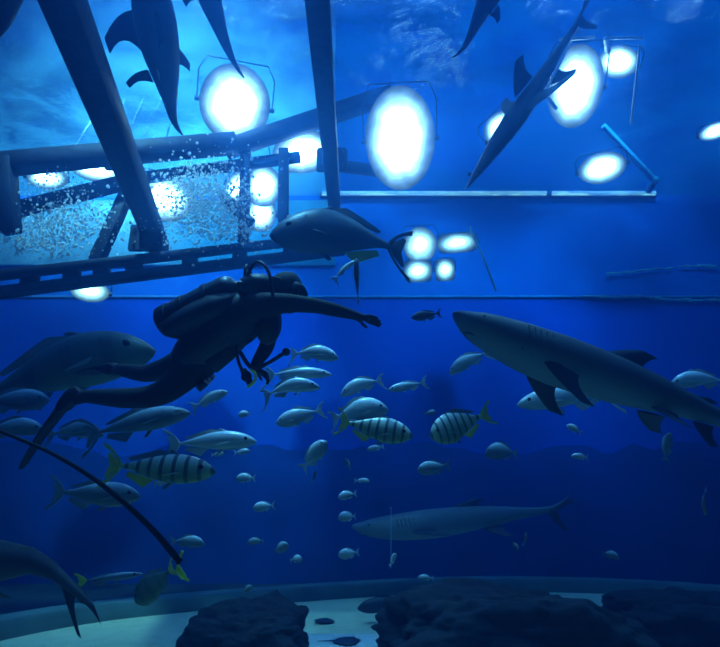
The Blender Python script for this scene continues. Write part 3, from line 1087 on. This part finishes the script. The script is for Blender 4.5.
# ------------------------------------------------------------------ diver
DD = 3.7
root_loc = at(190, 365, 3.75)
diver = empty('diver', root_loc, 'scuba diver in black wetsuit reaching one arm toward the shark', 'person')


def dp(x, y, d):
    return at(x, y, d) - root_loc


def skin_obj(name, chains, mt, parent, subdiv=2, root=None):
    """chains: list of lists of (key, point, radius or (rx, ry)); same key means same vertex"""
    keys, pts, rad, edges = {}, [], [], []
    for ch in chains:
        prev = None
        for (k, p, r) in ch:
            if k not in keys:
                keys[k] = len(pts)
                pts.append(p)
                rad.append(r if hasattr(r, '__len__') else (r, r))
            i = keys[k]
            if prev is not None and prev != i:
                edges.append((prev, i))
            prev = i
    me = bpy.data.meshes.new(name)
    me.from_pydata([tuple(p) for p in pts], edges, [])
    o = bpy.data.objects.new(name, me)
    COL.objects.link(o)
    if parent is not None:
        o.parent = parent
    md = o.modifiers.new('skin', 'SKIN')
    md.use_smooth_shade = True
    sv = me.skin_vertices[0].data
    for i, r in enumerate(rad):
        sv[i].radius = r
        sv[i].use_root = False
    sv[keys[root] if root else 0].use_root = True
    sd = o.modifiers.new('sub', 'SUBSURF')
    sd.levels = sd.render_levels = subdiv
    me.materials.append(mt)
    return o


head_c = dp(285, 291, 3.66)
P = {
    'pelvis': (dp(192, 364, 3.75), (.15, .135)), 'waist': (dp(216, 342, 3.73), (.15, .135)), 'chest': (dp(244, 318, 3.71), (.17, .15)),
    'upper': (dp(259, 307, 3.69), (.14, .12)), 'neck': (dp(270, 299, 3.68), .075), 'headb': (dp(278, 294, 3.67), .085), 'head': (dp(286, 290, 3.66), .098), 'crown': (dp(291, 287, 3.655), .075),
    'shR': (dp(270, 304, 3.52), .08), 'uaR': (dp(292, 303, 3.47), .062), 'elR': (dp(318, 306, 3.44), .05), 'faR': (dp(335, 310, 3.42), .046), 'wrR': (dp(354, 315, 3.40), .032),
    'shL': (dp(264, 312, 3.86), .085), 'uaL': (dp(270, 328, 3.88), .068), 'elL': (dp(268, 345, 3.84), .056), 'faL': (dp(261, 356, 3.74), .047), 'wrL': (dp(254, 366, 3.66), .033),
    'hipR': (dp(184, 376, 3.65), .105), 'thR': (dp(166, 393, 3.58), .092), 'knR': (dp(143, 398, 3.54), .072), 'caR': (dp(118, 398, 3.58), .066), 'anR': (dp(86, 396, 3.64), .045), 'ftR': (dp(72, 400, 3.66), .042),
    'hipL': (dp(182, 362, 3.88), .10), 'thL': (dp(165, 369, 4.02), .085), 'knL': (dp(147, 374, 4.16), .07), 'caL': (dp(132, 372, 4.26), .062), 'anL': (dp(116, 369, 4.36), .043), 'ftL': (dp(108, 369, 4.40), .04),
}


def ch(*ks):
    return [(k, *P[k]) for k in ks]


chains = [ch('pelvis', 'waist', 'chest', 'upper', 'neck', 'headb', 'head', 'crown'),
          ch('upper', 'shR', 'uaR', 'elR', 'faR', 'wrR'), ch('upper', 'shL', 'uaL', 'elL', 'faL', 'wrL'),
          ch('pelvis', 'hipR', 'thR', 'knR', 'caR', 'anR', 'ftR'), ch('pelvis', 'hipL', 'thL', 'knL', 'caL', 'anL', 'ftL')]


# hands: palm and five fingers grown from the wrist
def hand_chains(tag_, wrist, fwd, side, up, curl):
    fwd, side, up = fwd.normalized(), side.normalized(), up.normalized()
    c = []
    palm = wrist + fwd * .05
    c.append([('wr' + tag_, wrist, .032), ('palm' + tag_, palm, (.038, .02)), ('knuckle' + tag_, palm + fwd * .035, (.04, .017))])
    for i, (off, ln) in enumerate(((-.032, .072), (-.011, .082), (.011, .077), (.031, .06))):
        b0 = palm + fwd * .045 + side * off
        dirv = (fwd + side * off * 3).normalized()
        p1 = b0 + dirv * ln * .45
        p2 = p1 + (dirv - up * curl).normalized() * ln * .32
        p3 = p2 + (dirv - up * curl * 2).normalized() * ln * .25
        c.append([('knuckle' + tag_, palm + fwd * .035, (.04, .017)), (f'f{i}a' + tag_, b0, .011), (f'f{i}b' + tag_, p1, .0095), (f'f{i}c' + tag_, p2, .009), (f'f{i}d' + tag_, p3, .0075)])
    t0 = palm - fwd * .012 - side * .04
    t1 = t0 + (fwd * .7 - side * .6 - up * .25).normalized() * .036
    t2 = t1 + (fwd * .95 - side * .15 - up * .3).normalized() * .03
    c.append([('palm' + tag_, palm, (.038, .02)), ('thumb_a' + tag_, t0, .013), ('thumb_b' + tag_, t1, .0105), ('thumb_c' + tag_, t2, .0085)])
    return c


fw = (P['wrR'][0] - P['faR'][0])
sd = V((0, -1, .35))
chains += hand_chains('R', P['wrR'][0], fw, sd, fw.cross(sd) * -1, .12)
fw2 = V((.75, -.2, -.6))
sd2 = V((.2, -1, .2))
chains += hand_chains('L', P['wrL'][0], fw2, sd2, fw2.cross(sd2) * -1, .9)
skin_obj('body', chains, M['neoprene'], diver, 2, 'pelvis')

# frame of the trunk: axis from pelvis to neck, back direction (away from belly)
ax = (P['upper'][0] - P['pelvis'][0]).normalized()
view = (at(230, 330, 3.7) - CAM).normalized()
sidev = (view - ax * view.dot(ax)).normalized()          # across the shoulders, away from us
back = sidev.cross(ax).normalized()
if back.z < 0:
    back = -back

# face: brow, nose and chin under the hood, mask, regulator
fdir = V((.80, -.28, -.42)).normalized()
fup = V((.35, .1, .85))
fup = (fup - fdir * fup.dot(fdir)).normalized()
fs = fdir.cross(fup).normalized()
RF = Matrix((fdir, fs, fup)).transposed()
b = MB()
b.ball(head_c + fdir * .052, .075, 18, 14, 0, sc=(.85, .82, 1.12), rot=RF)
b.ball(head_c + fdir * .118 - fup * .012, .018, 10, 8, 0, sc=(1, .75, 1.3), rot=RF)
b.ball(head_c + fdir * .085 - fup * .085, .032, 10, 8, 0, sc=(1, 1.1, .8), rot=RF)
for s in (1, -1):
    b.ball(head_c + fdir * .1 + fs * .032 * s + fup * .022, .013, 10, 8, 0, rot=RF)
b.tube([head_c + fdir * .108 - fup * .05 - fs * .025, head_c + fdir * .118 - fup * .052, head_c + fdir * .108 - fup * .05 + fs * .025], .007, 8)
o = b.build('face', M['skin'], diver)
o['label'] = 'small bare patch of face behind the mask'
b = MB()
b.ball(head_c - fdir * .012 + fup * .01, .118, 20, 16, 0, sc=(.98, .84, 1.08), rot=RF)
b.build('hood', M['neoprene'], diver)
mk = MB()
rings = []
for (x, ky, kz) in ((.075, .078, .05), (.118, .076, .048), (.128, .07, .042)):
    rings.append([head_c + fdir * x + fup * .024 + fs * (math.copysign(abs(math.cos(a)) ** .6, math.cos(a)) * ky) + fup * (math.copysign(abs(math.sin(a)) ** .6, math.sin(a)) * kz) for a in [2 * math.pi * j / 24 for j in range(24)]])
mk.loft(rings)
mko = mk.build('mask', M['gear'], diver)
b = MB()
b.loft([[head_c + fdir * x + fup * .024 + fs * (math.cos(a) * ky) + fup * (math.sin(a) * kz) for a in [2 * math.pi * j / 20 for j in range(20)]] for (x, ky, kz) in ((.126, .06, .034), (.131, .058, .032))])
b.build('mask_lens', M['glass_dark'], mko)
b = MB()
b.tube([head_c + fup * .024 + fs * math.cos(a) * .107 + fdir * math.sin(a) * .122 for a in [math.pi * (.0 - j / 16) for j in range(17)]], .011, 6)
b.build('strap', M['gear'], mko)
b = MB()
rc = head_c + fdir * .142 - fup * .055
b.loft([[rc + fdir * x + fs * math.cos(a) * r + fup * math.sin(a) * r for a in [2 * math.pi * j / 18 for j in range(18)]] for (x, r) in ((-.045, .016), (-.02, .024), (-.012, .036), (.015, .038), (.024, .03), (.028, .012))])
rg = b.build('regulator', M['gear'], diver)

# tank with boot, shoulder and valve
tb = dp(165, 322, 3.70)
tt = dp(238, 286, 3.66)
tx = (tt - tb).normalized()
ln = (tt - tb).length
ty = sidev - tx * sidev.dot(tx)
ty.normalize()
tz = tx.cross(ty)


def ringt(s, r, n=24):
    return [tb + tx * (s * ln) + (ty * math.cos(2 * math.pi * j / n) + tz * math.sin(2 * math.pi * j / n)) * r for j in range(n)]


b = MB()
b.loft([ringt(s, r) for s, r in ((.0, .1), (.03, .105), (.3, .105), (.85, .105), (.91, .097), (.96, .075), (1.0, .035), (1.04, .028))])
tk = b.build('air_tank', M['metal'], diver)
b = MB()
b.loft([ringt(s, r) for s, r in ((-.075, .04), (-.06, .085), (-.02, .109), (.1, .112), (.105, .107))])
b.build('tank_boot', M['gear'], tk)
b = MB()
b.loft([ringt(s, r, 12) for s, r in ((1.02, .026), (1.1, .026), (1.11, .018), (1.13, .018))])
b.tube([tb + tx * ln * 1.07 - ty * .085, tb + tx * ln * 1.07 + ty * .05], .018, 10)
b.ball(tb + tx * ln * 1.07 - ty * .09, .028, 10, 8)
vt = b.build('valve', M['metal'], tk)
for s in (.3, .62):
    b = MB()
    b.loft([ringt(s - .03, .108), ringt(s - .028, .112), ringt(s + .028, .112), ringt(s + .03, .108)])
    b.build('tank_band', M['gear'], tk)

# buoyancy vest: bladder round the tank and jacket round the chest
b = MB()
rings = []
for t, rw, rd, off in ((-.08, .09, .05, .03), (.02, .18, .11, .03), (.2, .205, .15, .02), (.45, .21, .17, .01), (.7, .205, .175, .0), (.9, .19, .16, -.0), (1.02, .14, .11, -.0), (1.08, .08, .06, .0)):
    c = P['pelvis'][0].lerp(P['upper'][0], t) + back * (off + .03)
    rings.append([c + sidev * math.cos(a) * rw + back * math.sin(a) * rd for a in [2 * math.pi * j / 24 for j in range(24)]])
b.loft(rings)
vest = b.build('buoyancy_vest', M['gear'], diver)
b = MB()
rings = []
for t, rw, rd in ((-.05, .08, .05), (.05, .17, .09), (.35, .2, .11), (.7, .2, .11), (.9, .15, .08), (1.0, .07, .04)):
    c = (tb + tx * ln * t) - tz * (-.055 if tz.dot(back) < 0 else .055)
    rings.append([c + sidev * math.cos(a) * rw + back * math.sin(a) * rd for a in [2 * math.pi * j / 24 for j in range(24)]])
b.loft(rings)
b.build('air_bladder', M['gear'], vest)
for s in (1, -1):
    b = MB()
    c = P['waist'][0] + sidev * .14 * s - back * .09
    R = Matrix((ax, sidev, back)).transposed()
    b.box(c, (.085, .035, .065), R, .015)
    b.build('pocket', M['gear'], vest)
b = MB()
rings = [[P['pelvis'][0] + ax * x + sidev * math.cos(a) * .178 + back * math.sin(a) * .158 for a in [2 * math.pi * j / 24 for j in range(24)]] for x in (-.025, -.02, .025, .03)]
b.loft(rings)
wb = b.build('weight_belt', M['gear'], diver)
for q in (-.11, -.04, .05):
    b = MB()
    b.box(P['pelvis'][0] - back * .15 + sidev * q, (.035, .03, .022), Matrix((ax, sidev, back)).transposed(), .006)
    b.build('weight', M['metal'], wb)

b = MB()
b.ball(dp(258, 288, 3.68), .115, 16, 12, 0, sc=(1.25, 1, .8))
b.ball(dp(268, 322, 3.66), .12, 16, 12, 0, sc=(.75, 1.2, 1.25))
b.build('collar', M['gear'], vest)
b = MB()
b.tube(smooth_line([dp(240, 352, 3.5), dp(252, 368, 3.46), dp(268, 363, 3.45), dp(284, 353, 3.45)], 5), .013, 8)
b.ball(dp(286, 352, 3.45), .026, 10, 8)
b.build('hose', M['gear'], diver)
# hoses
b = MB()
v0 = tb + tx * ln * 1.08
b.tube(smooth_line([v0 - ty * .02, dp(254, 264, 3.6), dp(263, 264, 3.52), dp(270, 276, 3.48), dp(274, 298, 3.47), dp(288, 312, 3.5), rc - fdir * .0 - fs * .04], 5), .011, 8)
b.build('hose', M['gear'], diver)
b = MB()
b.tube(smooth_line([v0 + ty * .02, dp(246, 266, 3.72), dp(250, 272, 3.9), dp(262, 300, 3.95), dp(264, 330, 3.9)], 5), .011, 8)
b.build('hose', M['gear'], diver)
b = MB()
b.tube(smooth_line([dp(236, 345, 3.5), dp(238, 360, 3.47), dp(243, 372, 3.48), dp(247, 377, 3.5)], 5), .01, 8)
b.build('hose', M['gear'], diver)
b = MB()
gc = dp(247, 377, 3.5)
b.box(gc, (.05, .03, .02), Matrix.Rotation(math.radians(60), 3, 'Y'), .008)
b.ball(gc + V((0, -.02, 0)), .035, 14, 8, 0, sc=(1, .55, 1))
b.build('gauge', M['gear'], diver)
b = MB()
b.tube(smooth_line([dp(250, 370, 3.36), dp(255, 373, 3.36), dp(255, 380, 3.36), dp(251, 385, 3.36), dp(247, 387, 3.36)], 4), .009, 8)
o = b.build('octopus_hose', M['yellow'], diver)
o['label'] = 'short yellow curved hose at the waist'


# swim fins
def swim_fin(foot, tip, nrm, w0, w1, name='swim_fin'):
    x = (tip - foot)
    ln = x.length
    x.normalize()
    y = nrm.cross(x).normalized()
    z = x.cross(y)
    b = MB()
    rings = []
    for t, w, th in ((-.12, .03, .03), (-.08, .045, .045), (.0, .052, .05), (.14, .055, .04), (.22, w0, .014), (.5, (w0 + w1) / 2, .010), (.85, w1, .007), (.97, w1 * .9, .005), (1, w1 * .7, .003)):
        c = foot + x * (t * ln) - z * (.12 * ln * t * t)
        rings.append([c + y * math.copysign(abs(math.cos(a)) ** .5, math.cos(a)) * w + z * math.copysign(abs(math.sin(a)) ** .6, math.sin(a)) * th for a in [2 * math.pi * j / 20 for j in range(20)]])
    b.loft(rings)
    for s in (1, -1):
        b.tube([foot + x * (t * ln) - z * (.12 * ln * t * t) + y * s * (w0 * (1 - t) + w1 * t) * .96 for t in (.2, .4, .6, .8, .95)], [.014, .013, .011, .008, .005], 6)
    return b.build(name, M['fin_rubber'], diver)


swim_fin(dp(72, 397, 3.66), dp(14, 462, 3.62), V((.3, .9, .5)).cross((dp(14, 462, 3.62) - dp(72, 397, 3.66)).normalized()), .062, .035)
swim_fin(dp(112, 369, 4.38), dp(86, 366, 4.85), V((-.2, .1, 1)), .085, .10)

# ------------------------------------------------------------------ added spotlights out of view
def spot(name, loc, target, power, color, deg):
    l = bpy.data.lights.new(name, 'SPOT')
    l.energy = power
    l.color = color
    l.spot_size = math.radians(deg)
    l.spot_blend = 1.0
    l.shadow_soft_size = .25
    o = bpy.data.objects.new(name, l)
    o.location = loc
    o.rotation_euler = (V(target) - V(loc)).to_track_quat('-Z', 'Y').to_euler()
    COL.objects.link(o)
    return o


for x, pw, cl in ((-8, 16000, (.2, .56, 1)), (0, 6000, (.0, .4, 1)), (7.5, 5600, (.0, .38, 1))):
    spot('wall_fill_spot', (x, 10.5, 15.2), (x * 1.15, BACK, 9.2), pw, cl, 62)  # added unseen spots that brighten the upper back wall
for x in (-4, 3.5):
    spot('wall_fill_spot', (x, 10.5, 15.2), (x * 1.2, BACK, 6.4), 12500, (.0, .4, 1), 50)  # added unseen pair that lifts the middle of the back wall
spot('hall_fill_spot', (-7, 9, 15.6), (-7.4, 18.4, 15.4), 21000, (.12, .58, 1), 95)  # added unseen spot to brighten the pale hall wall
spot('froth_fill_spot', (-4.6, 6.2, 14.6), (-4.4, 10.0, 8.6), 24000, (.4, .8, 1), 54)  # added unseen spot to brighten froth and haze by the gantry
spot('school_fill_spot', (-1.6, 4.6, 10.2), (-.9, 4.4, 0), 3400, (.18, .6, 1), 62)  # added unseen spot to light the backs of the school
spot('school_fill_spot', (3.0, 5.4, 10.6), (1.6, 5.0, 0), 1100, (.15, .55, 1), 60)  # second added spot over the fish, weaker

# ------------------------------------------------------------------ light of the hall above, colour management
w = bpy.data.worlds.new('hall light')
SC.world = w
w.use_nodes = True
bg = w.node_tree.nodes['Background']
nt = w.node_tree
N, L = nt.nodes, nt.links
tc = N.new('ShaderNodeTexCoord')
sp = N.new('ShaderNodeSeparateXYZ')
L.new(tc.outputs['Generated'], sp.inputs[0])
rp = N.new('ShaderNodeValToRGB')
e = rp.color_ramp.elements
e[0].position, e[0].color = .35, (0, .022, .10, 1)
e[1].position, e[1].color = .97, (.12, .42, 1, 1)
k = e.new(.72)
k.color = (0, .038, .18, 1)
L.new(sp.outputs['Z'], rp.inputs['Fac'])
L.new(rp.outputs['Color'], bg.inputs['Color'])
bg.inputs['Strength'].default_value = 5.5

SC.view_settings.view_transform = 'Standard'
SC.view_settings.look = 'None'
SC.view_settings.gamma = 1
SC.view_settings.use_curve_mapping = False
SC.view_settings.exposure = 0
cy = SC.cycles
cy.use_denoising = True
cy.transparent_max_bounces = 16
cy.max_bounces = 5
cy.diffuse_bounces = 2
cy.glossy_bounces = 3
cy.volume_bounces = 0
cy.sample_clamp_indirect = 4
cy.sample_clamp_direct = 0
cy.caustics_reflective = False
cy.caustics_refractive = False
